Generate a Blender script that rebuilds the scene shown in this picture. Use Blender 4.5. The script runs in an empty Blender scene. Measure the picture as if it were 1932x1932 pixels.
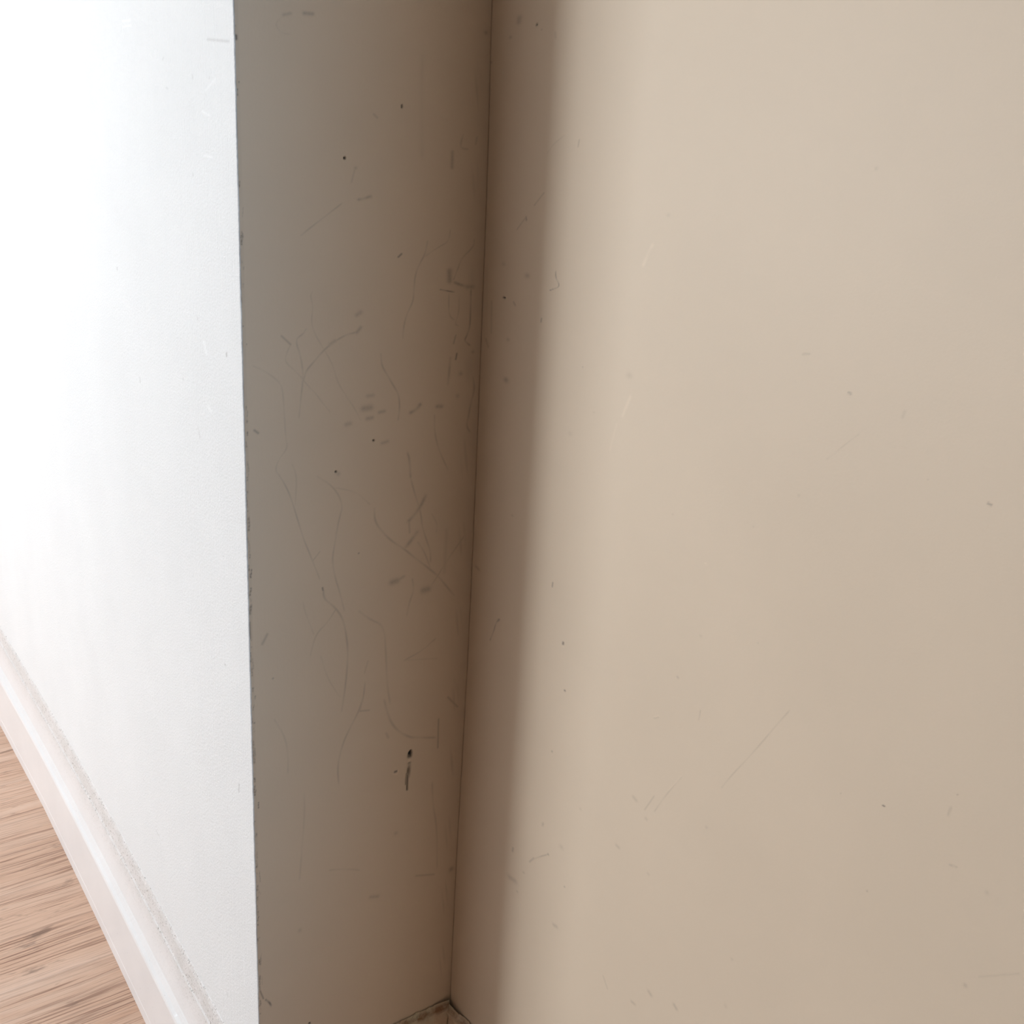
import bpy, math, random
import numpy as np
from mathutils import Matrix, Vector

scene = bpy.context.scene
D0 = 0.2459            # depth of the recess
XW, XE = -2.6, 2.6     # end walls
YF = -2.5              # wall opposite
ZC = 2.5

# ------------------------------------------------------------------ camera
cam_d = bpy.data.cameras.new('camera')
cam = bpy.data.objects.new('camera', cam_d)
scene.collection.objects.link(cam)
Rr = [[0.583036543788368, 0.8107135069202832, 0.053028278345900216],
      [0.2699844090970758, -0.13177546451670955, -0.9538048258401235],
      [-0.7662746292627841, 0.570419877501145, -0.2957099185008198]]
r, dn, fw = Vector(Rr[0]), Vector(Rr[1]), Vector(Rr[2])
M = Matrix((( r.x, -dn.x, -fw.x, 0.84215534), (r.y, -dn.y, -fw.y, -0.32989047),
            (r.z, -dn.z, -fw.z, 1.15), (0, 0, 0, 1)))
cam.matrix_world = M
cam_d.sensor_fit = 'HORIZONTAL'; cam_d.sensor_width = 36.0; cam_d.lens = 36.0
cam_d.clip_start = 0.02
scene.camera = cam

# ------------------------------------------------------------------ light
world = bpy.data.worlds.new('world'); scene.world = world
world.use_nodes = True
bg = world.node_tree.nodes['Background']
bg.inputs[0].default_value = (0.80, 0.90, 1.0, 1); bg.inputs[1].default_value = 1.0
scene.view_settings.view_transform = 'Standard'
scene.view_settings.look = 'None'
scene.view_settings.gamma = 1.0
scene.view_settings.exposure = -0.19
scene.view_settings.use_curve_mapping = False

def area(name, loc, rot, sx, sy, power, col):
    l = bpy.data.lights.new(name, 'AREA'); l.shape = 'RECTANGLE'
    l.size, l.size_y, l.energy, l.color = sx, sy, power, col
    o = bpy.data.objects.new(name, l); scene.collection.objects.link(o)
    o.location = loc; o.rotation_euler = rot
    return o
area('window_daylight_front', (-1.60, YF - 0.09, 1.42), (math.radians(90), 0, 0), 1.3, 1.5, 88, (0.86, 0.94, 1.0))
area('window_sky_glow_front', (-1.15, YF - 0.08, 1.42), (math.radians(90), 0, 0), 0.42, 1.5, 23, (0.90, 0.95, 1.0))
area('added_umbra_fill_front', (-0.50, YF - 0.09, 1.42), (math.radians(90), 0, 0), 0.8, 1.5, 11, (0.90, 0.93, 0.95))  # added weak fill, lifts the shadowed strip of the right wall
area('window_daylight_end', (XW - 0.09, -0.85, 1.45), (math.radians(90), 0, math.radians(-90)), 1.4, 1.5, 4, (0.88, 0.95, 1.0))
area('added_cool_fill_right', (3.2, 0.80, 1.30), (math.radians(90), 0, math.radians(90)), 1.1, 2.2, 84, (0.41, 0.70, 1.0))  # added cool lamp outside, brightens the recess wall towards its outer edge

# ------------------------------------------------------------------ materials
def mat(name, build):
    m = bpy.data.materials.new(name); m.use_nodes = True
    nt = m.node_tree; bs = nt.nodes['Principled BSDF']
    build(nt, bs)
    return m
def node(nt, t, **k):
    n = nt.nodes.new(t)
    for a, b in k.items(): setattr(n, a, b)
    return n
def math_(nt, op, a, b=None, clamp=False):
    n = node(nt, 'ShaderNodeMath', operation=op, use_clamp=clamp)
    for i, v in enumerate((a, b)):
        if v is None: continue
        if isinstance(v, (int, float)): n.inputs[i].default_value = v
        else: nt.links.new(v, n.inputs[i])
    return n.outputs[0]
def mix(nt, fac, a, b, mode='MIX'):
    n = node(nt, 'ShaderNodeMix', data_type='RGBA', blend_type=mode)
    for s, v in ((n.inputs[0], fac), (n.inputs[6], a), (n.inputs[7], b)):
        if isinstance(v, (int, float)): s.default_value = v
        elif isinstance(v, tuple): s.default_value = v
        else: nt.links.new(v, s)
    return n.outputs[2]
def coords(nt, scale=(1, 1, 1)):
    tc = node(nt, 'ShaderNodeTexCoord'); mp = node(nt, 'ShaderNodeMapping')
    mp.inputs['Scale'].default_value = scale
    nt.links.new(tc.outputs['Object'], mp.inputs[0]); return mp.outputs[0]
def noise(nt, vec, scale, detail=2, rough=0.5, dist=0.0):
    n = node(nt, 'ShaderNodeTexNoise'); nt.links.new(vec, n.inputs['Vector'])
    n.inputs['Scale'].default_value = scale; n.inputs['Detail'].default_value = detail
    n.inputs['Roughness'].default_value = rough; n.inputs['Distortion'].default_value = dist
    return n.outputs[0]
def ramp(nt, fac, stops):
    n = node(nt, 'ShaderNodeValToRGB'); nt.links.new(fac, n.inputs[0])
    cr = n.color_ramp
    while len(cr.elements) < len(stops): cr.elements.new(0.5)
    for e, (p, c) in zip(cr.elements, stops):
        e.position = p; e.color = (c, c, c, 1) if isinstance(c, (int, float)) else (*c, 1)
    return n.outputs[0]
def bump(nt, bs, height, strength, dist):
    b = node(nt, 'ShaderNodeBump'); b.inputs['Strength'].default_value = strength
    b.inputs['Distance'].default_value = dist
    nt.links.new(height, b.inputs['Height']); nt.links.new(b.outputs[0], bs.inputs['Normal'])

def wall_paint(base, dirt_col, rough, stipple, streak, spec=0.5):
    """emulsion paint with roller stipple, brush streaks and the stains stored on the mesh"""
    def b(nt, bs):
        at = node(nt, 'ShaderNodeAttribute', attribute_name='stain')
        sep = node(nt, 'ShaderNodeSeparateColor'); nt.links.new(at.outputs['Color'], sep.inputs[0])
        v = coords(nt)
        blot = ramp(nt, noise(nt, v, 7, 3), [(0.3, 0.965), (0.7, 1.0)])
        c = mix(nt, 1.0, base, blot, 'MULTIPLY')
        c = mix(nt, sep.outputs[0], c, dirt_col)
        c = mix(nt, sep.outputs[1], c, (0.006, 0.008, 0.008, 1))
        c = mix(nt, sep.outputs[2], c, tuple(min(1, x * 1.3) for x in base[:3]) + (1,))
        nt.links.new(c, bs.inputs['Base Color'])
        bs.inputs['Roughness'].default_value = rough
        bs.inputs['Specular IOR Level'].default_value = spec
        st = noise(nt, v, 420, 2, 0.6)
        vs = noise(nt, coords(nt, (500, 500, 9)), 1, 3, 0.6)
        wob = noise(nt, v, 5, 2)
        h = math_(nt, 'ADD', math_(nt, 'MULTIPLY', st, stipple), math_(nt, 'MULTIPLY', vs, streak))
        h = math_(nt, 'ADD', h, math_(nt, 'MULTIPLY', wob, 1.5))
        h = math_(nt, 'SUBTRACT', h, math_(nt, 'MULTIPLY', sep.outputs[1], 1.5))
        bump(nt, bs, h, 1.0, 0.0005)
    return b
BEIGE = (0.73, 0.60, 0.465, 1)
WHITE = (0.80, 0.795, 0.79, 1)
M_WHITE = mat('white_wall_paint', wall_paint(WHITE, (0.30, 0.27, 0.25, 1), 0.6, 1.6, 1.3, 0.22))
M_RET = mat('beige_wall_paint_scuffed', wall_paint(BEIGE, (0.11, 0.09, 0.08, 1), 0.5, 0.10, 0.04, 0.3))
M_RIGHT = mat('beige_wall_paint', wall_paint(BEIGE, (0.16, 0.12, 0.10, 1), 0.5, 0.12, 0.04, 0.3))

def plain(col, rough=0.5):
    def b(nt, bs):
        v = coords(nt)
        f = ramp(nt, noise(nt, v, 5, 3), [(0.3, 0.96), (0.7, 1.0)])
        nt.links.new(mix(nt, 1.0, col, f, 'MULTIPLY'), bs.inputs['Base Color'])
        bs.inputs['Roughness'].default_value = rough
        bump(nt, bs, noise(nt, v, 300, 2), 0.3, 0.0004)
    return b
M_ROOM = mat('far_wall_paint', plain((0.13, 0.10, 0.07, 1)))
M_CEIL = mat('ceiling_paint', plain((0.40, 0.37, 0.33, 1), 0.7))
M_FRAME = mat('window_frame_paint', plain((0.82, 0.82, 0.80, 1), 0.35))

def skirt_white(nt, bs):
    v = coords(nt)
    at = node(nt, 'ShaderNodeAttribute', attribute_name='crust')
    n1 = noise(nt, v, 330, 3, 0.65)
    spots = math_(nt, 'MULTIPLY', ramp(nt, n1, [(0.60, 0.0), (0.65, 1.0)]), at.outputs['Fac'])
    grime = math_(nt, 'MULTIPLY', ramp(nt, noise(nt, v, 40, 3), [(0.35, 0.1), (0.7, 0.5)]), at.outputs['Fac'])
    fl = ramp(nt, noise(nt, coords(nt, (150, 420, 420)), 1.0, 2, 0.5), [(0.74, 0.0), (0.76, 0.8)])
    c = mix(nt, 1.0, (0.83, 0.80, 0.79, 1), ramp(nt, noise(nt, v, 9, 3), [(0.3, 0.95), (0.7, 1.0)]), 'MULTIPLY')
    c = mix(nt, grime, c, (0.60, 0.58, 0.55, 1))
    c = mix(nt, math_(nt, 'MULTIPLY', spots, 0.95), c, (0.22, 0.20, 0.18, 1))
    c = mix(nt, math_(nt, 'MULTIPLY', fl, 0.5), c, (0.3, 0.27, 0.25, 1))
    nt.links.new(c, bs.inputs['Base Color'])
    bs.inputs['Roughness'].default_value = 0.3
    h = math_(nt, 'ADD', math_(nt, 'MULTIPLY', noise(nt, coords(nt, (12, 300, 300)), 1, 3), 0.25),
              math_(nt, 'MULTIPLY', math_(nt, 'MULTIPLY', noise(nt, v, 260, 3, 0.7), at.outputs['Fac']), 2.2))
    bump(nt, bs, h, 1.0, 0.0006)
M_SKIRT = mat('white_gloss_paint', skirt_white)
def skirt_old(nt, bs):
    v = coords(nt)
    n1 = ramp(nt, noise(nt, v, 60, 4, 0.6), [(0.40, 0.15), (0.62, 1.0)])
    at = node(nt, 'ShaderNodeAttribute', attribute_name='crust')
    c = mix(nt, 1.0, (0.74, 0.66, 0.49, 1), ramp(nt, noise(nt, v, 90, 3), [(0.35, 0.85), (0.6, 1.0)]), 'MULTIPLY')
    pk = math_(nt, 'MULTIPLY', ramp(nt, noise(nt, v, 30, 2), [(0.4, 0.0), (0.6, 1.0)]), 0.6)
    c = mix(nt, pk, c, (0.74, 0.50, 0.36, 1))
    rust = math_(nt, 'MULTIPLY', n1, at.outputs['Fac'])
    c = mix(nt, rust, c, (0.24, 0.105, 0.035, 1))
    nt.links.new(c, bs.inputs['Base Color'])
    bs.inputs['Roughness'].default_value = 0.45
    bump(nt, bs, noise(nt, v, 240, 4, 0.7), 0.9, 0.001)
M_OLD = mat('old_cream_paint_stained_brown', skirt_old)

def oak(nt, bs):
    tc = node(nt, 'ShaderNodeTexCoord')
    sx = node(nt, 'ShaderNodeSeparateXYZ'); nt.links.new(tc.outputs['Object'], sx.inputs[0])
    # boards run along y; each board shifts its own figure
    pw = 0.115
    bx = math_(nt, 'DIVIDE', math_(nt, 'ADD', sx.outputs[0], 1.004 + 20 * pw), pw)
    idx = math_(nt, 'FLOOR', bx); fr = math_(nt, 'FRACT', bx)
    off = math_(nt, 'MULTIPLY', math_(nt, 'SINE', math_(nt, 'MULTIPLY', idx, 12.9)), 7.0)
    def vec(kx, ky, warp):
        c = node(nt, 'ShaderNodeCombineXYZ')
        w = noise(nt, coords(nt, (6, 2.5, 1)), 1.6, 2)
        nt.links.new(math_(nt, 'ADD', math_(nt, 'MULTIPLY', sx.outputs[0], kx), math_(nt, 'MULTIPLY', w, warp)), c.inputs[0])
        nt.links.new(math_(nt, 'ADD', math_(nt, 'MULTIPLY', sx.outputs[1], ky), off), c.inputs[1])
        nt.links.new(off, c.inputs[2]); return c.outputs[0]
    pores = noise(nt, vec(300, 5, 3), 1.0, 3, 0.6)
    fine = noise(nt, vec(640, 14, 5), 1.0, 2, 0.6)
    band = noise(nt, vec(34, 1.6, 1.6), 1.0, 3, 0.55, 0.6)
    smudge = noise(nt, vec(45, 12, 2), 1.0, 4, 0.6)
    base = ramp(nt, band, [(0.30, (0.68, 0.42, 0.29)), (0.52, (0.74, 0.49, 0.355)), (0.75, (0.79, 0.56, 0.43))])
    p = ramp(nt, pores, [(0.53, 0.0), (0.60, 1.0)])
    pb = ramp(nt, band, [(0.35, 1.0), (0.60, 0.3)])
    p = math_(nt, 'MULTIPLY', math_(nt, 'MULTIPLY', p, pb), 0.75)
    c = mix(nt, p, base, (0.20, 0.09, 0.055, 1))
    f2 = math_(nt, 'MULTIPLY', ramp(nt, fine, [(0.52, 0.0), (0.66, 1.0)]), 0.28)
    c = mix(nt, f2, c, (0.30, 0.14, 0.08, 1))
    s = math_(nt, 'MULTIPLY', ramp(nt, smudge, [(0.60, 0.0), (0.70, 1.0)]), 0.6)
    c = mix(nt, s, c, (0.17, 0.10, 0.07, 1))
    edge = math_(nt, 'MINIMUM', fr, math_(nt, 'SUBTRACT', 1.0, fr))
    e = ramp(nt, edge, [(0.0, 1.0), (0.012, 0.0)])
    c = mix(nt, math_(nt, 'MULTIPLY', e, 0.45), c, (0.22, 0.12, 0.09, 1))
    tone = math_(nt, 'ADD', 0.94, math_(nt, 'MULTIPLY', math_(nt, 'SINE', math_(nt, 'MULTIPLY', idx, 4.7)), 0.02))
    tn = node(nt, 'ShaderNodeCombineColor')
    for i in range(3): nt.links.new(tone, tn.inputs[i])
    c = mix(nt, 1.0, c, tn.outputs[0], 'MULTIPLY')
    nt.links.new(c, bs.inputs['Base Color'])
    bs.inputs['Roughness'].default_value = 0.42
    h = math_(nt, 'SUBTRACT', 1.0, p)
    bump(nt, bs, h, 0.6, 0.0006)
M_OAK = mat('oiled_oak_boards', oak)

def glass(nt, bs):
    tr = node(nt, 'ShaderNodeBsdfTransparent'); gl = node(nt, 'ShaderNodeBsdfGlossy')
    gl.inputs['Roughness'].default_value = 0.02
    lw = node(nt, 'ShaderNodeLayerWeight')
    f = math_(nt, 'ADD', 0.04, math_(nt, 'MULTIPLY', math_(nt, 'POWER', lw.outputs['Facing'], 8.0), 0.7))
    ms = node(nt, 'ShaderNodeMixShader')
    nt.links.new(f, ms.inputs[0]); nt.links.new(tr.outputs[0], ms.inputs[1]); nt.links.new(gl.outputs[0], ms.inputs[2])
    nt.links.new(ms.outputs[0], nt.nodes['Material Output'].inputs[0])
M_GLASS = mat('window_glass', glass)

# ------------------------------------------------------------------ mesh helpers
def link(name, me, m, parent=None, kind=None, label=None):
    o = bpy.data.objects.new(name, me); scene.collection.objects.link(o)
    me.materials.append(m)
    if parent: o.parent = parent
    if kind: o['kind'] = kind
    if label: o['label'] = label
    return o
def raw_mesh(name, V, F, smooth=False):
    me = bpy.data.meshes.new(name)
    V = np.asarray(V, dtype=np.float32); F = np.asarray(F, dtype=np.int32)
    me.vertices.add(len(V)); me.vertices.foreach_set('co', V.ravel())
    n = len(F); me.loops.add(n * 4); me.polygons.add(n)
    me.loops.foreach_set('vertex_index', F.ravel())
    me.polygons.foreach_set('loop_start', np.arange(n, dtype=np.int32) * 4)
    me.polygons.foreach_set('use_smooth', np.full(n, smooth))
    me.update(calc_edges=True); me.validate()
    return me
def boxes(name, bl, m, parent=None, kind=None, label=None):
    V, F = [], []
    for (x0, x1, y0, y1, z0, z1) in bl:
        k = len(V)
        V += [(x0, y0, z0), (x1, y0, z0), (x1, y1, z0), (x0, y1, z0), (x0, y0, z1), (x1, y0, z1), (x1, y1, z1), (x0, y1, z1)]
        F += [(k, k+3, k+2, k+1), (k+4, k+5, k+6, k+7), (k, k+1, k+5, k+4), (k+1, k+2, k+6, k+5), (k+2, k+3, k+7, k+6), (k+3, k, k+4, k+7)]
    return link(name, raw_mesh(name, V, F), m, parent, kind, label)
def axis(segs):
    """graded axis: [(a, b, step), ...] joined end to end"""
    out = [segs[0][0]]
    for a, b, s in segs:
        n = max(1, int(round(abs(b - a) / s)))
        out += list(np.linspace(a, b, n + 1)[1:])
    return np.array(out)
def rasterise(marks, u, z, rng):
    """worn spots and scratches -> per-vertex amounts (stain, hole, pale rub) on the grid u x z (metres)"""
    A = np.zeros((len(u), len(z), 3), dtype=np.float32)
    U = u * 1000.0; Z = z * 1000.0
    for pts, wu, wz, s, k in marks:
        pts = np.array(pts, dtype=float)
        if len(pts) > 2:                                   # soften the polyline
            for _ in range(2):
                q = [pts[0]]
                for i in range(len(pts) - 1):
                    q += [pts[i] * .75 + pts[i+1] * .25, pts[i] * .25 + pts[i+1] * .75]
                pts = np.array(q + [pts[-1]])
        if len(pts) == 1: pts = np.array([pts[0], pts[0] + 1e-3])
        mg = 3.0
        i0, i1 = np.searchsorted(U if U[0] < U[-1] else U, [pts[:, 0].min() - wu * mg - 1, pts[:, 0].max() + wu * mg + 1])
        j0, j1 = np.searchsorted(Z, [pts[:, 1].min() - wz * mg - 1, pts[:, 1].max() + wz * mg + 1])
        if i1 <= i0 or j1 <= j0: continue
        gu, gz = np.meshgrid(U[i0:i1], Z[j0:j1], indexing='ij')
        best = np.full(gu.shape, 1e9); tt = np.zeros(gu.shape)
        L = len(pts) - 1
        for i in range(L):
            a, b = pts[i], pts[i+1]
            dx, dz = (b[0] - a[0]) / wu, (b[1] - a[1]) / wz
            px, pz = (gu - a[0]) / wu, (gz - a[1]) / wz
            t = np.clip((px * dx + pz * dz) / max(dx * dx + dz * dz, 1e-9), 0, 1)
            d = np.hypot(px - t * dx, pz - t * dz)
            w = d < best; best[w] = d[w]; tt[w] = (i + t[w]) / L
        if max(wu, wz) > 1.25 and k == 'd':                # broad smudges: feathered and patchy
            n_ = (np.sin(gu * 1.7 + gz * .6 + pts[0, 0]) + np.sin(gu * .8 - gz * 2.1 + pts[0, 1]) + np.sin(gu * 3.1 + gz * 2.7)) / 3
            soft = np.exp(-(best * (1 + .22 * n_)) ** 2 * 0.9) * (0.9 + 0.25 * n_)
        else:
            soft = np.clip(1.0 / (1.0 + (best / 1.05) ** 4) - 0.03, 0, 1)
        if len(pts) > 4:                                   # scratches skip and fade along their length
            ph = rng.random() * 9
            soft = soft * (0.72 + 0.28 * np.sin(tt * L * 0.9 + ph)) * np.clip(np.minimum(tt, 1 - tt) * 8 + 0.35, 0, 1)
        amt = soft * s * (0.85 if (k == 'd' and max(wu, wz) <= 1.25 and s < 0.4) else 1.0)
        if k == 'd': ch = 0
        elif k == 'k': ch = 1
        else: ch = 2
        A[i0:i1, j0:j1, ch] = np.maximum(A[i0:i1, j0:j1, ch], amt)
    return np.clip(A, 0, 1)
def surface(name, u, z, fn, A, m, thick, closed=None, kind='structure', flip=False):
    """a wall skin: front grid fn(u, z) -> xyz, a flat back `thick` behind it and its four edges"""
    gu, gz = np.meshgrid(u, z, indexing='ij')
    P = fn(gu, gz)
    nu, nz = gu.shape
    V = P.reshape(-1, 3)
    idx = np.arange(nu * nz).reshape(nu, nz)
    F = np.stack([idx[:-1, :-1], idx[1:, :-1], idx[1:, 1:], idx[:-1, 1:]], -1).reshape(-1, 4)
    ring = np.concatenate([idx[:, 0], idx[-1, 1:], idx[-2::-1, -1], idx[0, -2:0:-1]])
    base = len(V)
    B = V[ring] + np.array(thick)
    kk = np.arange(len(ring)); k2 = (kk + 1) % len(ring)
    S = np.stack([ring[k2], ring[kk], base + kk, base + k2], -1)
    cc = [0, nu - 1, nu + nz - 2, 2 * nu + nz - 3]
    back = np.array([[base + cc[0], base + cc[3], base + cc[2], base + cc[1]]])
    F = np.concatenate([F, S, back])
    if flip: F = F[:, ::-1]
    V = np.concatenate([V, B])
    me = raw_mesh(name, V, F, True)
    at = me.color_attributes.new('stain', 'FLOAT_COLOR', 'POINT')
    C = np.zeros((len(V), 4), dtype=np.float32); C[:base, :3] = A.reshape(-1, 3); C[:, 3] = 1
    at.data.foreach_set('color', C.ravel())
    return link(name, me, m, None, kind)

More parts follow.
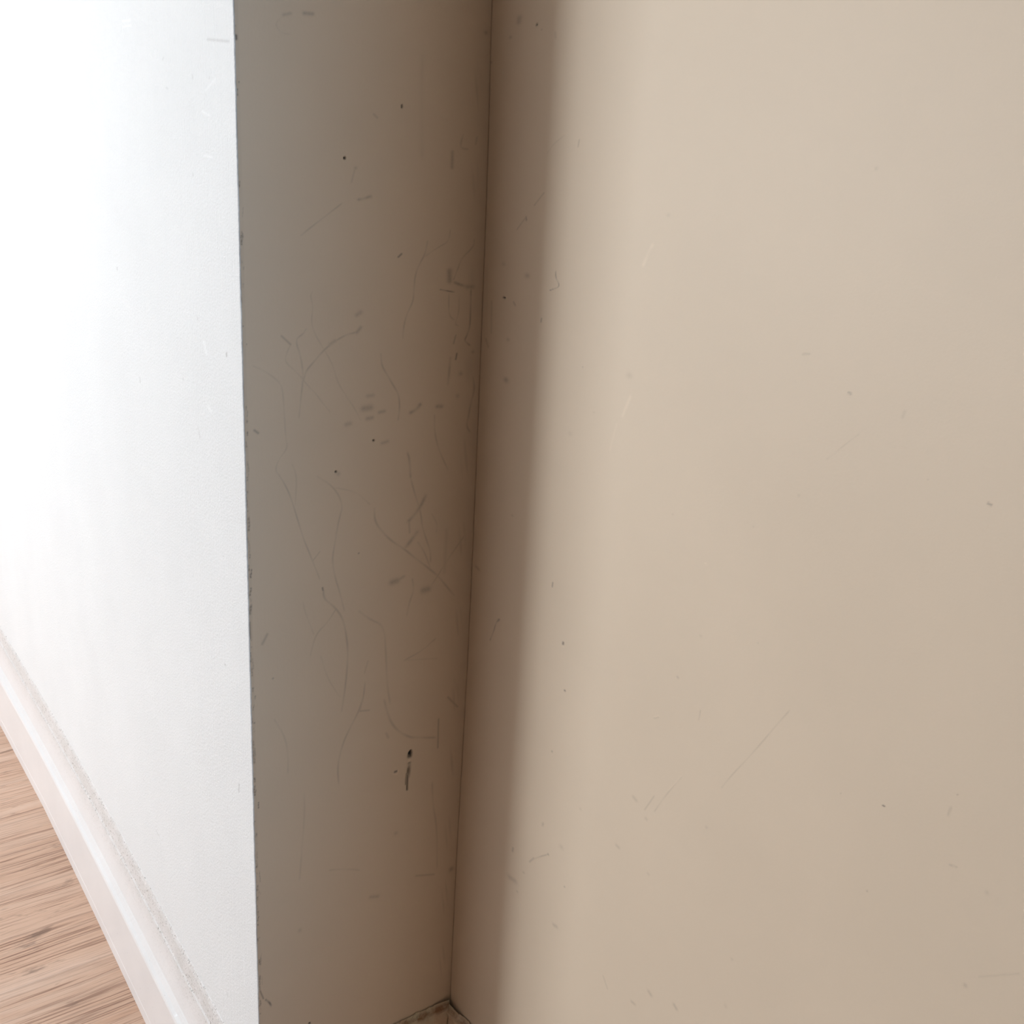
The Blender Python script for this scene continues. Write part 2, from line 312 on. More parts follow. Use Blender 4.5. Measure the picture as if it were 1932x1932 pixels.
MARKS_D = [
 ([(41.9,1277.5),(47.8,1279.4)],1.36,1.16,0.25,'d'),
 ([(59.8,1281.0),(67.2,1281.6)],1.63,1.37,0.35,'d'),
 ([(40.9,1276.2),(34.1,1269.9),(39.4,1264.0),(46.7,1263.7)],0.45,0.39,0.12,'d'),
 ([(152.3,1220.0),(152.3,1217.8)],0.53,0.43,0.8,'k'),
 ([(96.4,1172.8),(96.4,1172.0)],0.76,0.65,1,'k'),
 ([(124.6,1209.8),(127.8,1207.5)],1.04,0.86,0.2,'d'),
 ([(107.1,1164.8)],1.54,1.31,0.25,'d'),
 ([(106.1,1163.0),(103.1,1152.7)],0.64,0.55,0.18,'d'),
 ([(109.4,1138.4),(116.7,1140.0),(121.9,1142.0)],1.31,1.12,0.4,'d'),
 ([(121.9,1141.6)],1.58,1.35,0.3,'d'),
 ([(94.5,1135.1),(79.4,1124.4),(63.9,1113.4),(55.0,1106.6)],0.62,0.55,0.25,'d'),
 ([(206.2,1184.3),(206.2,1170.9)],1.73,1.38,0.3,'d'),
 ([(217.7,1200.3),(215.1,1193.2),(215.3,1188.1),(224.1,1187.8)],0.87,0.69,0.25,'d'),
 ([(233.0,1199.1),(231.6,1192.9)],0.89,0.69,0.2,'d'),
 ([(151.0,1089.9),(154.3,1092.7)],0.83,0.71,0.6,'d'),
 ([(181.6,1105.0),(179.7,1093.5),(174.2,1084.8),(169.4,1075.2),(168.1,1061.2),(167.8,1049.9),(160.7,1037.3),(158.1,1027.1),(157.3,1015.7)],0.72,0.61,0.28,'d'),
 ([(179.8,1091.1),(192.8,1099.0),(204.9,1104.5),(206.2,1115.1)],0.58,0.48,0.24,'d'),
 ([(233.5,1107.0),(233.3,1100.6),(219.3,1089.1),(216.6,1081.2),(213.9,1075.2),(211.1,1068.8)],0.75,0.62,0.25,'d'),
 ([(206.6,1077.7),(207.0,1068.3)],2.68,2.22,0.4,'d'),
 ([(211.2,1067.3),(223.5,1063.3),(233.3,1062.7)],1.52,1.25,0.45,'d'),
 ([(227.2,1062.7),(233.3,1062.7)],2.46,2.01,0.3,'d'),
 ([(196.6,1060.4),(205.0,1058.9),(212.8,1057.8)],0.6,0.5,0.7,'d'),
 ([(206.8,1056.9),(206.8,1042.9),(208.4,1034.8),(214.0,1031.1)],0.6,0.5,0.28,'d'),
 ([(218.5,1053.3),(218.6,1037.1),(214.1,1027.0),(219.1,1025.4)],0.61,0.51,0.22,'d'),
 ([(231.6,1060.7),(231.8,1042.4),(232.1,1024.0),(228.2,1014.8),(225.9,1010.7),(233.0,1005.8)],0.78,0.64,0.42,'d'),
 ([(215.8,1016.2),(213.7,1008.6)],0.77,0.64,0.35,'d'),
 ([(217.8,998.6),(216.8,992.9)],0.77,0.65,0.6,'d'),
 ([(210.6,995.3),(209.9,982.9),(208.6,968.3)],1.23,1.05,0.3,'d'),
 ([(236.5,999.4)],1.89,1.58,0.25,'d'),
 ([(223.0,978.5)],2.5,2.11,0.25,'d'),
 ([(220.3,956.4)],2.19,1.87,0.22,'d'),
 ([(237.7,974.5),(240.3,961.0),(235.9,947.3),(234.0,933.3),(231.8,924.8),(237.3,917.2)],0.96,0.82,0.32,'d'),
 ([(66.1,1059.6),(63.6,1056.0),(66.6,1046.3),(64.5,1034.8),(66.5,1025.0),(73.6,1013.0),(79.3,1004.6),(86.1,992.3),(89.9,978.0),(99.6,963.6),(108.4,951.0),(114.1,940.5)],0.52,0.48,0.17,'d'),
 ([(109.3,1038.4),(113.0,1040.7)],2.15,1.9,0.25,'d'),
 ([(112.6,1026.4),(107.8,1022.2),(100.9,1021.5),(92.4,1018.0),(84.5,1013.5),(76.2,1007.6),(65.8,996.7),(59.1,989.9),(57.0,982.4)],0.79,0.72,0.28,'d'),
 ([(113.2,1026.9),(109.4,1022.7)],1.62,1.44,0.3,'d'),
 ([(87.7,1015.8),(82.4,1012.6)],1.57,1.43,0.22,'d'),
 ([(59.4,1027.0),(56.8,1022.9),(50.7,1019.4),(50.2,1014.8),(53.6,1004.8),(55.6,994.8),(56.5,983.8),(54.3,967.7),(52.1,948.0)],0.63,0.59,0.25,'d'),
 ([(36.4,1021.8),(44.7,1014.1)],0.74,0.69,0.35,'d'),
 ([(44.7,1014.1),(39.6,1004.0),(40.0,998.0),(50.9,988.9),(60.0,977.4),(68.3,969.2),(75.1,959.9),(83.0,950.5)],0.51,0.48,0.18,'d'),
 ([(9.2,997.2),(20.2,992.0),(31.4,983.9),(36.7,976.5),(37.5,961.7),(38.3,947.7),(39.1,930.1),(41.0,921.1),(31.7,910.7),(28.5,901.7),(33.0,894.7)],0.55,0.53,0.17,'d'),
 ([(134.4,1002.2),(135.2,990.8),(141.5,981.5),(148.6,970.4),(153.9,962.4),(155.4,950.5),(153.9,937.2)],0.72,0.63,0.33,'d'),
 ([(121.0,963.1),(126.6,963.3)],1.96,1.76,0.22,'d'),
 ([(116.7,951.4),(124.0,951.8)],3.07,2.78,0.33,'d'),
 ([(133.6,946.5),(138.8,947.2)],1.71,1.54,0.3,'d'),
 ([(120.8,941.4),(125.8,942.0)],1.97,1.79,0.3,'d'),
 ([(99.2,937.7),(103.1,938.3)],2.19,2.02,0.25,'d'),
 ([(178.9,951.9),(173.7,946.0),(166.1,943.0)],1.79,1.57,0.42,'d'),
 ([(197.2,947.4),(202.1,947.1)],2.15,1.86,0.35,'d'),
 ([(137.0,916.3),(142.8,917.3)],1.73,1.57,0.25,'d'),
 ([(127.8,919.8)],0.85,0.78,0.9,'k'),
 ([(88.5,893.4)],0.82,0.77,0.9,'k'),
 ([(91.2,891.0)],1.92,1.81,0.25,'d'),
 ([(9.9,940.0),(13.2,937.3)],0.98,0.95,0.4,'d'),
 ([(194.4,939.2),(195.0,922.6),(198.6,908.2),(205.4,893.4),(212.1,881.1)],0.78,0.68,0.25,'d'),
 ([(164.8,904.6),(167.4,896.3),(169.1,877.8)],1.05,0.94,0.35,'d'),
 ([(169.1,877.8),(174.4,860.2),(181.7,840.9),(183.4,826.1),(188.9,810.6),(194.4,796.5),(194.8,784.3)],0.78,0.71,0.27,'d'),
 ([(187.3,858.5),(179.8,844.0),(167.2,832.4)],1.85,1.67,0.36,'d'),
 ([(178.6,820.6),(170.8,811.7),(164.9,805.3)],2.01,1.84,0.36,'d'),
 ([(168.5,832.2),(169.4,820.9)],0.92,0.84,0.22,'d'),
 ([(129.4,851.9),(130.2,837.7),(141.0,823.5),(150.7,813.7),(163.7,804.3),(173.1,795.4),(193.1,778.2),(205.0,767.3),(217.4,751.4),(225.0,742.1)],0.93,0.86,0.3,'d'),
 ([(178.9,809.3),(187.4,797.1),(195.0,777.8)],0.79,0.72,0.22,'d'),
 ([(194.3,837.5),(201.7,824.6),(200.1,816.3)],0.64,0.57,0.14,'d'),
 ([(235.3,808.0),(212.9,781.2),(203.7,767.5),(192.6,754.3)],0.82,0.74,0.2,'d'),
 ([(187.5,755.2),(192.6,755.4)],3.53,3.26,0.35,'d'),
 ([(150.4,770.8),(155.9,771.5)],3.06,2.87,0.36,'d'),
 ([(155.9,771.5),(163.8,774.7)],1.54,1.44,0.25,'d'),
 ([(69.6,891.0),(87.4,878.0),(96.3,859.6),(91.9,846.5),(87.5,822.0),(84.8,805.8),(87.6,788.4),(93.3,770.2),(98.0,750.3)],0.7,0.67,0.25,'d'),
 ([(87.4,878.0),(110.3,871.0),(125.3,855.7)],0.56,0.53,0.15,'d'),
 ([(31.5,897.9),(39.5,883.9),(44.6,870.1),(49.6,852.5),(55.3,832.4),(62.2,814.9),(71.9,788.5)],0.53,0.52,0.32,'d'),
 ([(74.7,779.2),(75.3,776.4)],0.7,0.68,0.6,'d'),
 ([(72.0,816.5),(64.9,808.6)],0.55,0.53,0.2,'d'),
 ([(45.0,905.3),(49.5,894.3),(47.7,866.1)],0.65,0.63,0.16,'d'),
 ([(75.8,779.0),(75.8,767.5),(87.6,756.8),(96.9,742.0),(101.1,718.9),(102.3,700.6),(100.1,670.7),(95.6,640.9)],0.87,0.86,0.3,'d'),
 ([(89.4,754.8),(80.3,742.1),(67.3,732.0),(61.6,710.1)],0.71,0.7,0.2,'d'),
 ([(54.3,768.9),(57.4,754.6),(65.6,732.3)],0.55,0.55,0.14,'d'),
 ([(113.7,747.1),(125.7,736.0),(142.8,724.9),(145.3,690.7),(147.1,658.9),(151.4,633.9)],0.92,0.89,0.2,'d'),
 ([(173.8,771.2),(176.1,757.4),(171.4,746.0),(168.6,731.3)],0.94,0.88,0.2,'d'),
 ([(204.3,697.2),(186.5,686.0),(166.7,680.8)],0.81,0.77,0.22,'d'),
 ([(166.7,680.8),(206.5,673.3)],0.65,0.62,0.12,'d'),
 ([(18.0,742.7),(13.1,734.0)],1.31,1.35,0.3,'d'),
 ([(72.9,707.5),(79.1,683.5),(93.7,656.9)],0.58,0.58,0.14,'d'),
 ([(121.7,667.1),(120.1,650.0),(116.0,635.4)],0.76,0.76,0.27,'d'),
 ([(116.0,635.4),(127.0,633.6)],0.77,0.76,0.27,'d'),
 ([(124.5,689.6),(121.0,677.4)],0.76,0.74,0.15,'d'),
 ([(23.0,695.7)],0.8,0.84,0.4,'d'),
 ([(113.1,808.1)],0.72,0.69,0.6,'d'),
 ([(222.6,623.3),(235.6,608.2)],1.04,0.98,0.3,'d'),
 ([(120.1,651.9),(115.4,636.2),(104.6,618.5),(96.9,603.0),(91.0,579.5),(92.9,556.4)],0.91,0.92,0.26,'d'),
 ([(144.3,640.7),(151.1,614.7),(161.7,599.1),(175.6,588.1),(185.6,584.6),(210.0,577.5)],1.15,1.12,0.27,'d'),
 ([(147.6,600.6),(150.2,594.8)],1.28,1.27,0.2,'d'),
 ([(211.9,599.7),(212.5,564.3)],0.86,0.83,0.38,'d'),
 ([(178.2,570.6),(177.8,568.8)],1.07,1.04,1.3,'k'),
 ([(177.6,568.2),(177.1,564.5)],1.87,1.83,1.3,'k'),
 ([(177.0,556.7),(176.6,549.6),(175.9,538.0)],1.74,1.72,0.72,'k'),
 ([(175.5,540.8),(175.3,523.7)],0.74,0.73,0.8,'k'),
 ([(173.8,544.0),(173.1,531.0)],0.53,0.53,0.6,'k'),
 ([(176.6,564.0),(176.7,558.7)],1.33,1.31,0.3,'l'),
 ([(159.2,550.8),(161.1,551.0)],1.12,1.11,0.8,'d'),
 ([(156.9,549.3),(160.2,547.0),(163.5,547.9),(163.4,551.8)],0.59,0.59,0.45,'l'),
 ([(23.4,651.9),(33.0,632.9),(37.2,614.6),(36.9,587.3)],0.69,0.73,0.16,'d'),
 ([(54.3,559.1),(54.7,536.6),(50.8,488.7),(48.2,456.8)],0.88,0.95,0.14,'d'),
 ([(207.2,522.7),(209.6,492.1),(216.3,462.9),(219.0,407.5)],1.07,1.05,0.2,'d'),
 ([(81.4,456.8),(102.6,450.5),(119.2,442.1)],0.79,0.84,0.16,'d'),
 ([(132.7,402.4),(142.0,399.3)],2.0,2.1,0.25,'d'),
 ([(190.8,407.1),(215.0,399.7)],1.07,1.08,0.25,'d'),
 ([(239.0,397.6)],2.97,2.95,0.4,'d'),
 ([(48.2,395.1)],2.11,2.35,0.2,'d'),
 ([(162.5,473.2)],2.35,2.39,0.2,'d'),
 ([(2.8,338.2),(6.1,327.0)],0.73,0.85,0.5,'d'),
 ([(8.4,324.5),(12.5,319.0),(14.7,313.0)],0.88,1.03,0.75,'d'),
 ([(58.4,267.4)],0.95,1.08,1,'k'),
 ([(1.9,1257.4),(1.9,1255.1)],0.97,0.86,0.8,'d'),
 ([(3.4,1223.7)],0.55,0.49,0.6,'d'),
 ([(240.0,1288.8)],2.03,1.53,0.3,'d'),
 ([(0.4,771.6),(1.4,767.1)],1.27,1.32,0.7,'d'),
 ([(1.1,758.1),(1.3,742.0)],1.03,1.07,0.45,'d'),
 ([(248.4,1180.9),(248.6,1166.6)],0.91,0.71,0.15,'d'),
 ([(173.1,1264.3),(171.7,1238.3),(174.2,1176.3)],2.46,1.97,0.07,'d'),
 ([(212.8,817.2),(212.0,770.8)],1.95,1.76,0.1,'d'),
]
MARKS_R = [
 ([(41.6,1298.1),(41.1,1294.7)],3.58,1.93,0.3,'d'),
 ([(67.0,1290.8),(67.1,1289.9)],0.92,0.5,1,'k'),
 ([(74.3,1286.0)],1.13,0.63,0.25,'d'),
 ([(29.4,1283.3)],2.04,1.09,0.3,'d'),
 ([(1.1,1264.5)],1.72,0.9,0.3,'d'),
 ([(93.1,1282.0),(94.3,1277.8)],1.1,0.62,0.15,'d'),
 ([(133.9,1196.6),(133.2,1191.1)],0.7,0.42,0.3,'d'),
 ([(114.3,1200.6),(99.6,1193.8),(90.7,1185.6)],0.74,0.43,0.15,'d'),
 ([(89.4,1152.8),(76.5,1142.0)],0.86,0.5,0.25,'d'),
 ([(64.7,1131.4),(65.8,1128.2)],0.89,0.51,0.45,'d'),
 ([(63.2,1129.9),(51.8,1119.5)],0.82,0.47,0.25,'d'),
 ([(71.3,1079.7)],3.65,2.12,0.3,'d'),
 ([(113.1,1087.7),(113.7,1081.8),(118.8,1077.2),(119.1,1074.0),(105.8,1069.9)],0.64,0.39,0.6,'d'),
 ([(35.3,1056.2),(37.1,1055.9)],1.21,0.69,1,'k'),
 ([(52.0,1053.6),(54.8,1051.0)],1.26,0.73,0.35,'d'),
 ([(96.6,1043.9),(96.1,1040.9)],0.87,0.52,0.4,'d'),
 ([(45.8,1017.5)],2.59,1.49,0.28,'d'),
 ([(45.7,978.7)],3.93,2.29,0.38,'d'),
 ([(32.7,1087.0)],3.02,1.7,0.2,'d'),
 ([(234.1,1119.0),(229.1,1110.9),(224.4,1100.3)],1.51,1.01,0.22,'l'),
 ([(220.0,1012.7)],3.83,2.59,0.13,'d'),
 ([(223.5,995.7),(215.9,977.6)],1.29,0.88,0.2,'l'),
 ([(209.5,969.4),(203.6,945.0)],1.0,0.68,0.1,'l'),
 ([(159.7,1009.6)],0.89,0.57,0.3,'d'),
 ([(179.1,973.4)],1.05,0.69,0.15,'d'),
 ([(248.2,1141.2)],2.02,1.36,0.12,'d'),
 ([(138.7,801.3),(138.4,796.9)],0.79,0.52,0.6,'d'),
 ([(160.7,748.1),(160.5,745.9)],1.16,0.79,0.8,'d'),
 ([(161.1,744.5)],1.16,0.79,0.3,'l'),
 ([(168.3,700.9)],1.16,0.8,0.9,'d'),
 ([(326.1,882.1)],0.82,0.63,0.3,'l'),
 ([(368.3,924.8)],0.74,0.59,0.15,'d'),
 ([(285.4,910.6)],0.88,0.65,0.15,'d'),
 ([(329.9,821.6)],1.38,1.09,0.12,'d'),
 ([(386.8,838.4)],0.73,0.61,0.14,'d'),
 ([(309.9,776.9),(310.7,776.3)],0.87,0.68,0.3,'d'),
 ([(288.6,728.6),(293.4,731.9)],0.55,0.43,0.25,'d'),
 ([(289.1,729.8),(293.2,732.8)],0.55,0.43,0.25,'l'),
 ([(338.6,759.5),(338.2,750.2)],0.44,0.36,0.25,'d'),
 ([(423.7,799.2),(416.3,786.5),(403.3,762.7),(390.8,740.7),(377.2,718.4),(370.2,704.5)],0.44,0.38,0.25,'d'),
 ([(327.1,691.7),(318.4,677.3),(309.1,660.7),(300.3,642.6)],0.54,0.43,0.22,'d'),
 ([(298.3,657.4),(288.7,638.1)],0.63,0.5,0.22,'d'),
 ([(327.0,692.6),(314.6,672.6)],0.53,0.43,0.15,'l'),
 ([(273.5,642.6),(277.2,641.4)],1.96,1.52,0.2,'d'),
 ([(291.7,630.7)],1.9,1.51,0.2,'d'),
 ([(360.2,662.2)],1.37,1.16,0.18,'d'),
 ([(258.1,583.0),(261.1,582.6)],1.71,1.32,0.22,'d'),
 ([(181.4,534.7)],3.18,2.3,0.15,'d'),
 ([(162.0,514.2)],1.32,0.94,0.7,'d'),
 ([(133.8,489.1),(147.2,501.9),(162.0,514.2)],0.76,0.54,0.35,'d'),
 ([(179.4,440.6),(183.7,441.7)],2.45,1.81,0.25,'d'),
 ([(190.9,494.3)],1.03,0.76,0.4,'d'),
 ([(150.2,542.7)],1.67,1.17,0.3,'d'),
 ([(156.0,628.9)],1.05,0.73,0.5,'d'),
 ([(317.7,463.7),(320.7,462.4)],1.91,1.61,0.25,'d'),
 ([(298.2,437.1),(301.8,437.5)],1.66,1.38,0.25,'d'),
 ([(349.2,473.6),(352.1,471.8)],1.79,1.56,0.28,'d'),
 ([(404.0,515.6)],1.85,1.7,0.12,'d'),
 ([(257.3,435.9),(264.7,426.5)],0.86,0.69,0.18,'d'),
 ([(403.7,562.5)],1.3,1.18,0.15,'d'),
 ([(204.8,591.1)],1.88,1.37,0.15,'d'),
 ([(301.4,579.5)],1.58,1.28,0.15,'d'),
 ([(509.1,767.0),(510.6,767.0)],0.49,0.49,0.8,'d'),
 ([(557.5,802.0)],0.5,0.52,0.35,'d'),
 ([(555.2,791.4),(554.5,785.2)],0.67,0.7,0.2,'d'),
 ([(561.4,752.4),(563.8,753.1),(566.7,753.7)],0.66,0.71,0.27,'d'),
 ([(509.2,697.9)],0.68,0.69,0.35,'d'),
 ([(588.4,748.6)],1.25,1.39,0.15,'d'),
 ([(587.9,677.1)],1.29,1.46,0.25,'d'),
 ([(476.1,758.0)],0.62,0.59,0.2,'d'),
 ([(594.7,689.0),(617.7,708.7)],0.46,0.53,0.12,'d'),
 ([(432.7,1037.0),(434.8,1036.7)],0.65,0.55,0.45,'d'),
 ([(391.8,1056.4),(397.1,1057.2)],0.77,0.62,0.2,'d'),
 ([(445.9,1012.0),(439.8,1006.7),(429.8,995.7),(423.1,989.3)],0.37,0.32,0.15,'d'),
 ([(540.0,990.5),(542.2,989.8)],0.63,0.62,0.45,'d'),
 ([(475.7,1033.1),(474.9,1029.2)],0.92,0.82,0.12,'d'),
 ([(404.8,958.8)],1.12,0.93,0.13,'d'),
 ([(499.5,994.6)],0.61,0.57,0.15,'d'),
 ([(428.0,1177.5)],1.15,0.94,0.15,'d'),
 ([(55.2,731.5),(52.6,728.7)],1.39,0.86,0.55,'d'),
 ([(51.7,727.8),(49.2,723.8),(46.1,713.6),(40.3,701.7)],0.8,0.49,0.4,'d'),
 ([(103.8,486.3),(103.3,482.0)],1.37,0.94,0.35,'d'),
 ([(150.9,544.4),(149.6,540.5)],1.25,0.88,0.2,'d'),
 ([(101.4,448.2),(111.1,449.6)],4.14,2.85,0.25,'d'),
 ([(124.6,468.9)],1.56,1.09,0.3,'d'),
 ([(139.6,495.9),(133.1,487.3)],1.08,0.76,0.28,'d'),
 ([(115.9,439.4)],1.59,1.11,0.3,'d'),
 ([(15.4,1050.5),(17.0,1020.1)],0.99,0.56,0.22,'d'),
 ([(8.4,1012.8),(12.7,1005.6)],1.83,1.03,0.2,'d'),
 ([(68.1,847.5)],1.75,1.07,0.2,'d'),
 ([(148.9,948.0)],2.97,1.9,0.1,'d'),
 ([(7.8,773.4),(12.9,772.1)],2.44,1.45,0.25,'d'),
]
MARKS_L = [
 ([(-59.5,1259.1),(-10.3,1253.8)],0.88,0.29,0.5,'d'),
 ([(-99.5,1233.6),(-98.4,1231.4)],1.32,0.42,0.35,'d'),
 ([(-57.5,1229.4)],1.23,0.41,0.5,'d'),
 ([(-172.8,1227.1),(-168.5,1226.0)],2.24,0.68,0.3,'d'),
 ([(-302.2,1294.8),(-275.6,1293.3)],1.58,0.42,0.6,'l'),
 ([(-301.5,1289.4),(-276.5,1288.7)],2.2,0.59,0.6,'l'),
 ([(-107.4,1152.9),(-107.6,1151.1)],1.04,0.34,0.5,'d'),
 ([(-376.5,1047.7),(-377.0,1045.4)],2.13,0.59,0.5,'d'),
 ([(-310.5,934.0),(-309.5,928.9)],1.5,0.46,0.55,'d'),
 ([(-36.0,1003.1),(-36.3,1000.3)],1.15,0.43,0.8,'d'),
 ([(-160.2,959.2),(-158.7,958.4)],1.59,0.54,0.4,'d'),
 ([(-109.2,1025.2),(-109.4,1023.2)],1.15,0.4,0.4,'d'),
 ([(-119.4,918.5),(-117.0,912.7),(-114.7,906.9)],1.51,0.54,0.4,'d'),
 ([(-36.0,567.6),(-38.1,557.9)],1.17,0.51,0.6,'d'),
 ([(-395.8,378.4)],2.56,0.89,0.4,'d'),
 ([(-350.3,326.7),(-337.1,326.4)],1.82,0.67,0.45,'d'),
 ([(-71.7,517.7)],1.57,0.67,0.4,'d'),
 ([(-74.3,366.4)],2.14,0.96,0.5,'d'),
 ([(-72.8,365.3)],2.46,1.1,0.6,'l'),
 ([(-65.5,688.1)],1.85,0.75,0.9,'d'),
 ([(-94.8,266.5),(-93.7,260.0)],1.74,0.79,0.3,'d'),
 ([(-39.5,362.0),(-38.1,338.2),(-37.9,318.1)],1.17,0.55,0.5,'l'),
 ([(-94.4,1004.6),(-88.5,994.2)],2.82,1.0,0.5,'l'),
 ([(-87.9,944.5),(-82.5,942.0)],3.55,1.29,0.5,'l'),
 ([(-77.8,1203.9),(-59.1,1200.0)],1.27,0.42,0.6,'l'),
 ([(-77.6,1168.2),(-56.0,1166.6)],1.28,0.43,0.6,'l'),
 ([(-67.1,1220.3),(-44.2,1227.5)],1.85,0.61,0.4,'l'),
 ([(-176.5,1253.0),(-179.8,1251.4)],1.5,0.44,0.3,'d'),
 ([(-61.5,804.4)],1.42,0.56,0.4,'d'),
 ([(-2.0,803.9)],1.29,0.53,0.6,'d'),
 ([(-2.1,823.0)],1.28,0.52,0.5,'d'),
]


rng = np.random.default_rng(4)
# inner corner wanders a few millimetres; the left wall bellies slightly
CZ = np.array([0.0, 0.206, 0.407, 0.507, 0.594, 0.747, 0.898, 1.008, 1.083, 1.2, 1.316, 2.5])
CY = np.array([0.2440, 0.2440, 0.2445, 0.2460, 0.2474, 0.2484, 0.2480, 0.2474, 0.2468, 0.2456, 0.2425, 0.2425])
def depth(z):
    return sum(np.interp(z + o, CZ, CY) for o in (-0.05, -0.025, 0, 0.025, 0.05)) / 5
def bow(x):
    t = np.clip(-x / 1.45, 0, 1)
    return 0.0062 * np.sin(np.pi * t) ** 1.3
def wander(z, a, seed):
    r_ = np.random.default_rng(seed); o = np.zeros_like(z)
    for f in (9, 23, 57, 131, 290, 520):
        o = o + a * np.sin(z * f * 2 * np.pi / 2.5 * 2.5 + r_.random() * 7) / (1 + f / 60)
    return o

# ------------------------------------------------------------------ structure
# white wall on the left, running up to the outer corner
u = axis([(XW, -1.5, 0.05), (-1.5, -0.5, 0.004), (-0.5, -0.004, 0.0015), (-0.004, 0.0, 0.0004)])
z = axis([(0.0, 0.19, 0.02), (0.19, 1.42, 0.001), (1.42, ZC, 0.05)])
A = rasterise([(p, max(a, .7), max(b, .8), s * (.5 if k == 'l' else .65), k) for p, a, b, s, k in MARKS_L], u, z, rng)
def fL(x, zz):
    e = np.clip((x + 0.0016) / 0.0016, 0, 1)               # eased, slightly ragged arris
    y = bow(x) + 0.0010 * (1 - np.sqrt(np.clip(1 - e ** 2, 0, 1)))
    rag = np.clip((x + 0.012) / 0.012, 0, 1) * (wander(zz, 0.00018, 3) + 0.00035 * np.clip(np.sin(zz * 410) * np.sin(zz * 93 + 1) * np.sin(zz * 171), -1, 0))
    return np.stack([x + rag, y, zz], -1)
surface('wall_left', u, z, fL, A, M_WHITE, (-0.012, 0.0082, 0))
boxes('wall_core', [(XW, -0.031, 0.0090, 0.24, 0, ZC)], M_ROOM, kind='structure')

# shaded return of the recess, scuffed
u = axis([(0.0012, 0.012, 0.0005), (0.012, 0.2459, 0.0008)])
z = axis([(0.0, 0.17, 0.02), (0.17, 1.34, 0.0008), (1.34, ZC, 0.05)])
A = rasterise(MARKS_D, u, z, rng)
gu, gz = np.meshgrid(u, z, indexing='ij')
chips = []
while len(chips) < 120:                                    # knocks and grime just round the arris
    zc = rng.uniform(225, 1290)
    if rng.random() > np.interp(zc, [225, 300, 600, 900, 1050, 1150, 1290], [1, .95, .7, .6, .45, .12, .08]): continue
    ln = min(rng.exponential(4.5) + 0.5, 20); yc = 1.9 + rng.exponential(0.8)
    npt = max(2, int(ln / 1.8)) + 1
    zs = zc + np.linspace(0, ln, npt); ys = np.clip(yc + np.cumsum(rng.normal(0, 0.35, npt)), 1.3, 6)
    chips.append((list(zip(ys, zs)), rng.uniform(0.25, 0.75), rng.uniform(0.3, 0.6), rng.uniform(0.25, 0.75), 'd'))
A = np.maximum(A, rasterise(chips, u, z, rng))
# worn grey scuffing along the inner corner
cs = np.sin(gz * 33 + 4 * np.sin(gz * 9)) * np.sin(gz * 140 + gu * 900) + np.sin(gz * 71 + 1)
A[:, :, 0] = np.maximum(A[:, :, 0], 0.13 * np.clip(cs - 0.5, 0, 1) * np.clip(1 - np.abs(gu - 0.232) / 0.006, 0, 1))
def fD(y, zz):
    yy = y * (1 + (depth(zz) - D0) / D0 * np.clip(y / D0, 0, 1))
    return np.stack([0.0006 * np.clip(y / 0.004, 0, 1) - 0.0006 - A[:, :, 1] * 0.002, yy, zz], -1)
surface('wall_recess', u, z, fD, A, M_RET, (-0.03, 0, 0))

# beige wall on the right
u = axis([(0.0, 0.66, 0.0011), (0.66, 0.8, 0.06)])
z = axis([(0.0, 0.17, 0.02), (0.17, 0.36, 0.002), (0.36, 1.42, 0.0011), (1.42, ZC, 0.05)])
A = rasterise(MARKS_R, u, z, rng)
def fR(x, zz):
    return np.stack([x, D0 + (depth(zz) - D0) * np.exp(-(x / 0.10) ** 1) + A[:, :, 1] * 0.001, zz], -1)
surface('wall_right', u, z, fR, A, M_RIGHT, (0, 0.04, 0))

boxes('floor', [(XW - 0.1, XE + 0.1, YF - 0.1, 0.30, -0.05, 0.0)], M_OAK, kind='structure')
boxes('ceiling', [(XW - 0.1, XE + 0.1, YF - 0.1, 0.30, ZC, ZC + 0.05)], M_CEIL, kind='structure')

def holed_wall(name, horiz, lo, hi, o0, o1, z0, z1, plane, back):
    """wall with one window opening; horiz = axis along which it runs"""
    def b(a0, a1, c0, c1):
        p0, p1 = sorted((plane, back))
        return (a0, a1, p0, p1, c0, c1) if horiz == 'x' else (p0, p1, a0, a1, c0, c1)
    boxes(name, [b(lo, o0, 0, ZC), b(o1, hi, 0, ZC), b(o0, o1, 0, z0), b(o0, o1, z1, ZC)], M_ROOM, kind='structure')
def window(name, horiz, o0, o1, z0, z1, plane, back):
    p0, p1 = sorted((plane, back)); m0 = p0 + (p1 - p0) * 0.3; m1 = p0 + (p1 - p0) * 0.7
    def b(a0, a1, c0, c1, q0=m0, q1=m1):
        return (a0, a1, q0, q1, c0, c1) if horiz == 'x' else (q0, q1, a0, a1, c0, c1)
    w = 0.045; zm = (z0 + z1) / 2
    fr = boxes(name, [b(o0, o0 + w, z0, z1), b(o1 - w, o1, z0, z1), b(o0 + w, o1 - w, z0, z0 + w),
                      b(o0 + w, o1 - w, z1 - w, z1), b(o0 + w, o1 - w, zm - 0.018, zm + 0.018)], M_FRAME, kind='structure')
    mid = (m0 + m1) / 2
    boxes('window_pane', [b(o0 + w, o1 - w, z0 + w, zm - 0.018, mid - 0.002, mid + 0.002),
                          b(o0 + w, o1 - w, zm + 0.018, z1 - w, mid - 0.002, mid + 0.002)], M_GLASS, parent=fr)
holed_wall('wall_front', 'x', XW - 0.1, XE + 0.1, -2.27, -0.06, 0.65, 2.20, YF, YF - 0.1)
window('window_1', 'x', -2.27, -0.06, 0.65, 2.20, YF, YF - 0.1)
holed_wall('wall_end', 'y', YF, 0.35, -1.55, -0.15, 0.70, 2.20, XW, XW - 0.1)
window('window_2', 'y', -1.55, -0.15, 0.70, 2.20, XW, XW - 0.1)
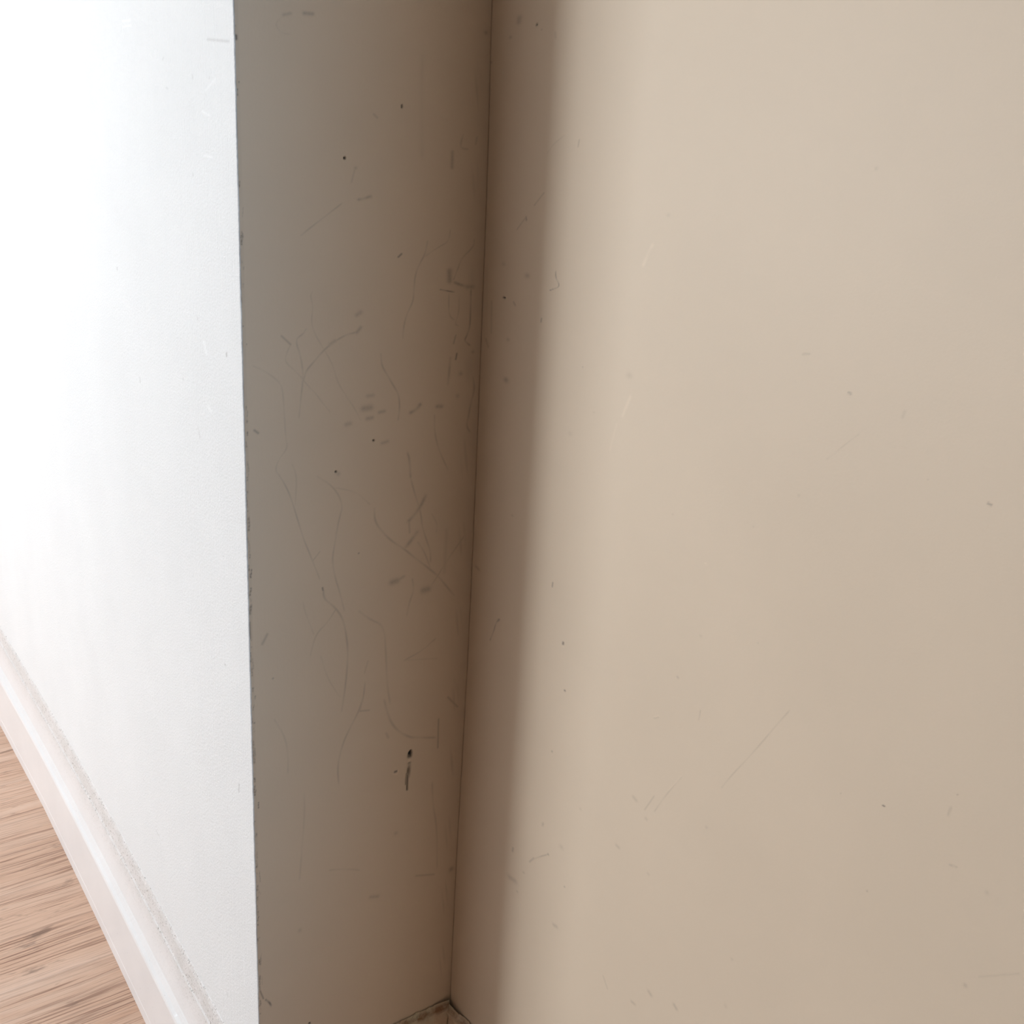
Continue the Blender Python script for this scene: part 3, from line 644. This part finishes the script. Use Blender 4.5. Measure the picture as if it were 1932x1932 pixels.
holed_wall('wall_right_beyond', 'x', 0.8, XE + 0.1, 0.8, 2.4, 0.45, 2.20, D0, D0 + 0.04)  # wall continues; its opening is added to let the cool fill through
window('added_window_right', 'x', 0.8, 2.4, 0.45, 2.20, D0, D0 + 0.04)  # unseen window, added so the cool fill reaches the recess
boxes('wall_side', [(XE, XE + 0.1, YF, D0 + 0.04, 0, ZC)], M_ROOM, kind='structure')

# ------------------------------------------------------------------ skirting boards
PROF = [(0.0195, 0.0), (0.0200, 0.003), (0.0200, 0.022), (0.0196, 0.0235), (0.0200, 0.025), (0.0200, 0.116),
        (0.0188, 0.1195), (0.0150, 0.1225), (0.0112, 0.1290), (0.0104, 0.1300), (0.0106, 0.1325), (0.0100, 0.137),
        (0.0086, 0.145), (0.0072, 0.154), (0.0062, 0.164), (0.0056, 0.173), (0.0050, 0.1765), (0.0036, 0.1790),
        (0.0030, 0.190), (0.0024, 0.203), (0.0008, 0.2085), (-0.0014, 0.2115)]
CRUST = [0, 0, 0, 0, 0, 0, 0, 0, 0, 0, 0.1, 0.1, 0.1, 0.2, 0.35, 0.6, 1, 1, 0.9, 1, 1, 0.7]
def skirting(name, s, prof, pos, m, crust, back=-0.0014):
    """sweep the moulded profile along the run; pos(s, e, h) -> xyz. Closed behind and at both ends."""
    ring = list(prof) + [(back, 0.0)]
    V, C = [], []
    for t in s:
        for (e, h), c in zip(ring, list(crust) + [0]):
            V.append(pos(t, e, h)); C.append(c)
    n = len(ring); F = []
    for i in range(len(s) - 1):
        for j in range(n):
            k = (j + 1) % n
            F.append((i * n + j, (i + 1) * n + j, (i + 1) * n + k, i * n + k))
    for base, rev in ((0, False), ((len(s) - 1) * n, True)):
        for j in range(1, (n - 1) // 2 + 1):
            a, b_, c_, d_ = j - 1, j, n - 1 - j, n - j
            if d_ >= n: d_ = n - 1
            q = [base + x for x in (a, b_, c_, d_)]
            if len(set(q)) == 4: F.append(tuple(q[::-1] if rev else q))
    me = raw_mesh(name, V, F, False)
    at = me.attributes.new('crust', 'FLOAT', 'POINT')
    at.data.foreach_set('value', np.array(C, dtype=np.float32))
    return link(name, me, m, kind='structure')
sr = np.random.default_rng(11)
jit = {}
def rough(i, h, amp):
    k = (round(i, 4), round(h, 4))
    if k not in jit: jit[k] = sr.normal() * amp
    return jit[k]
def pL(t, e, h):
    x = t + (e if t > -0.001 else 0)
    j = rough(t, h, 0.0007) if h > 0.2 else (rough(t, h, 0.00015) if h > 0.12 else 0)
    k = np.clip((h - 0.02) / 0.19, 0, 1)
    return (x, float(bow(np.array(x))) * (0.35 + 0.65 * k) - e * (1 + max(0.0, -1.0 - x) * 0.9 * (1 - k)), h + j)
skirting('baseboard_left', axis([(XW, -1.5, 0.1), (-1.5, 0.0, 0.004)]), PROF, pL, M_SKIRT, CRUST)
def gap(dist): return 0.0042 * math.exp(-(dist / 0.011) ** 2) + 0.0024 * math.exp(-((dist - 0.019) / 0.006) ** 2)
PROF_OLD = [(0.0200, 0.0), (0.0205, 0.003), (0.0205, 0.135), (0.0195, 0.1385), (0.0160, 0.142), (0.0135, 0.150), (0.0128, 0.160),
            (0.0125, 0.172), (0.0123, 0.183), (0.0120, 0.1875), (0.0100, 0.1930), (0.0080, 0.1985), (0.0062, 0.2025), (0.0046, 0.2060),
            (0.0028, 0.2090), (0.0012, 0.2110), (0.0004, 0.2118)]
OLDC = [0.2] * 8 + [0.6, 0.25, 0.05, 0.05, 0.15, 0.9, 0.8, 0.2, 0.1]
def pD(t, e, h):
    y = t
    if t < -0.0001: y = t * 0 - e
    if t > D0 - 0.0005: y = D0 - 0.002 - e
    j = rough(t + 5, h, 0.0008) if h > 0.17 else rough(t + 5, h, 0.0002)
    g = gap(D0 - y) if (h > 0.2 or e < 0) else 0
    return (max(e, 0.0003) + g * 0.6 + 0.0006, y - g * 0.6, h + j)
sD = np.concatenate([[-0.001], axis([(0.0, D0 - 0.024, 0.003)]), [D0]])
def pDs(t, e, h):
    return pD(t, e, h)
skirting('baseboard_recess', sD, PROF_OLD, pDs, M_OLD, OLDC, back=0.0)
def pR(t, e, h):
    x = t + (e + 0.002 if t < 0.0005 else 0)
    j = rough(t + 9, h, 0.0008) if h > 0.17 else rough(t + 9, h, 0.0002)
    g = gap(x - 0.006) if (h > 0.2 or e < 0) else 0
    return (x, D0 - 0.002 - max(e, 0.0003) - g, h - 0.004 + j if h > 0.001 else 0.0)
skirting('baseboard_right', np.concatenate([[0.0], axis([(0.024, 0.16, 0.003), (0.16, 0.8, 0.2)])]), PROF_OLD, pR, M_OLD, OLDC, back=0.0)
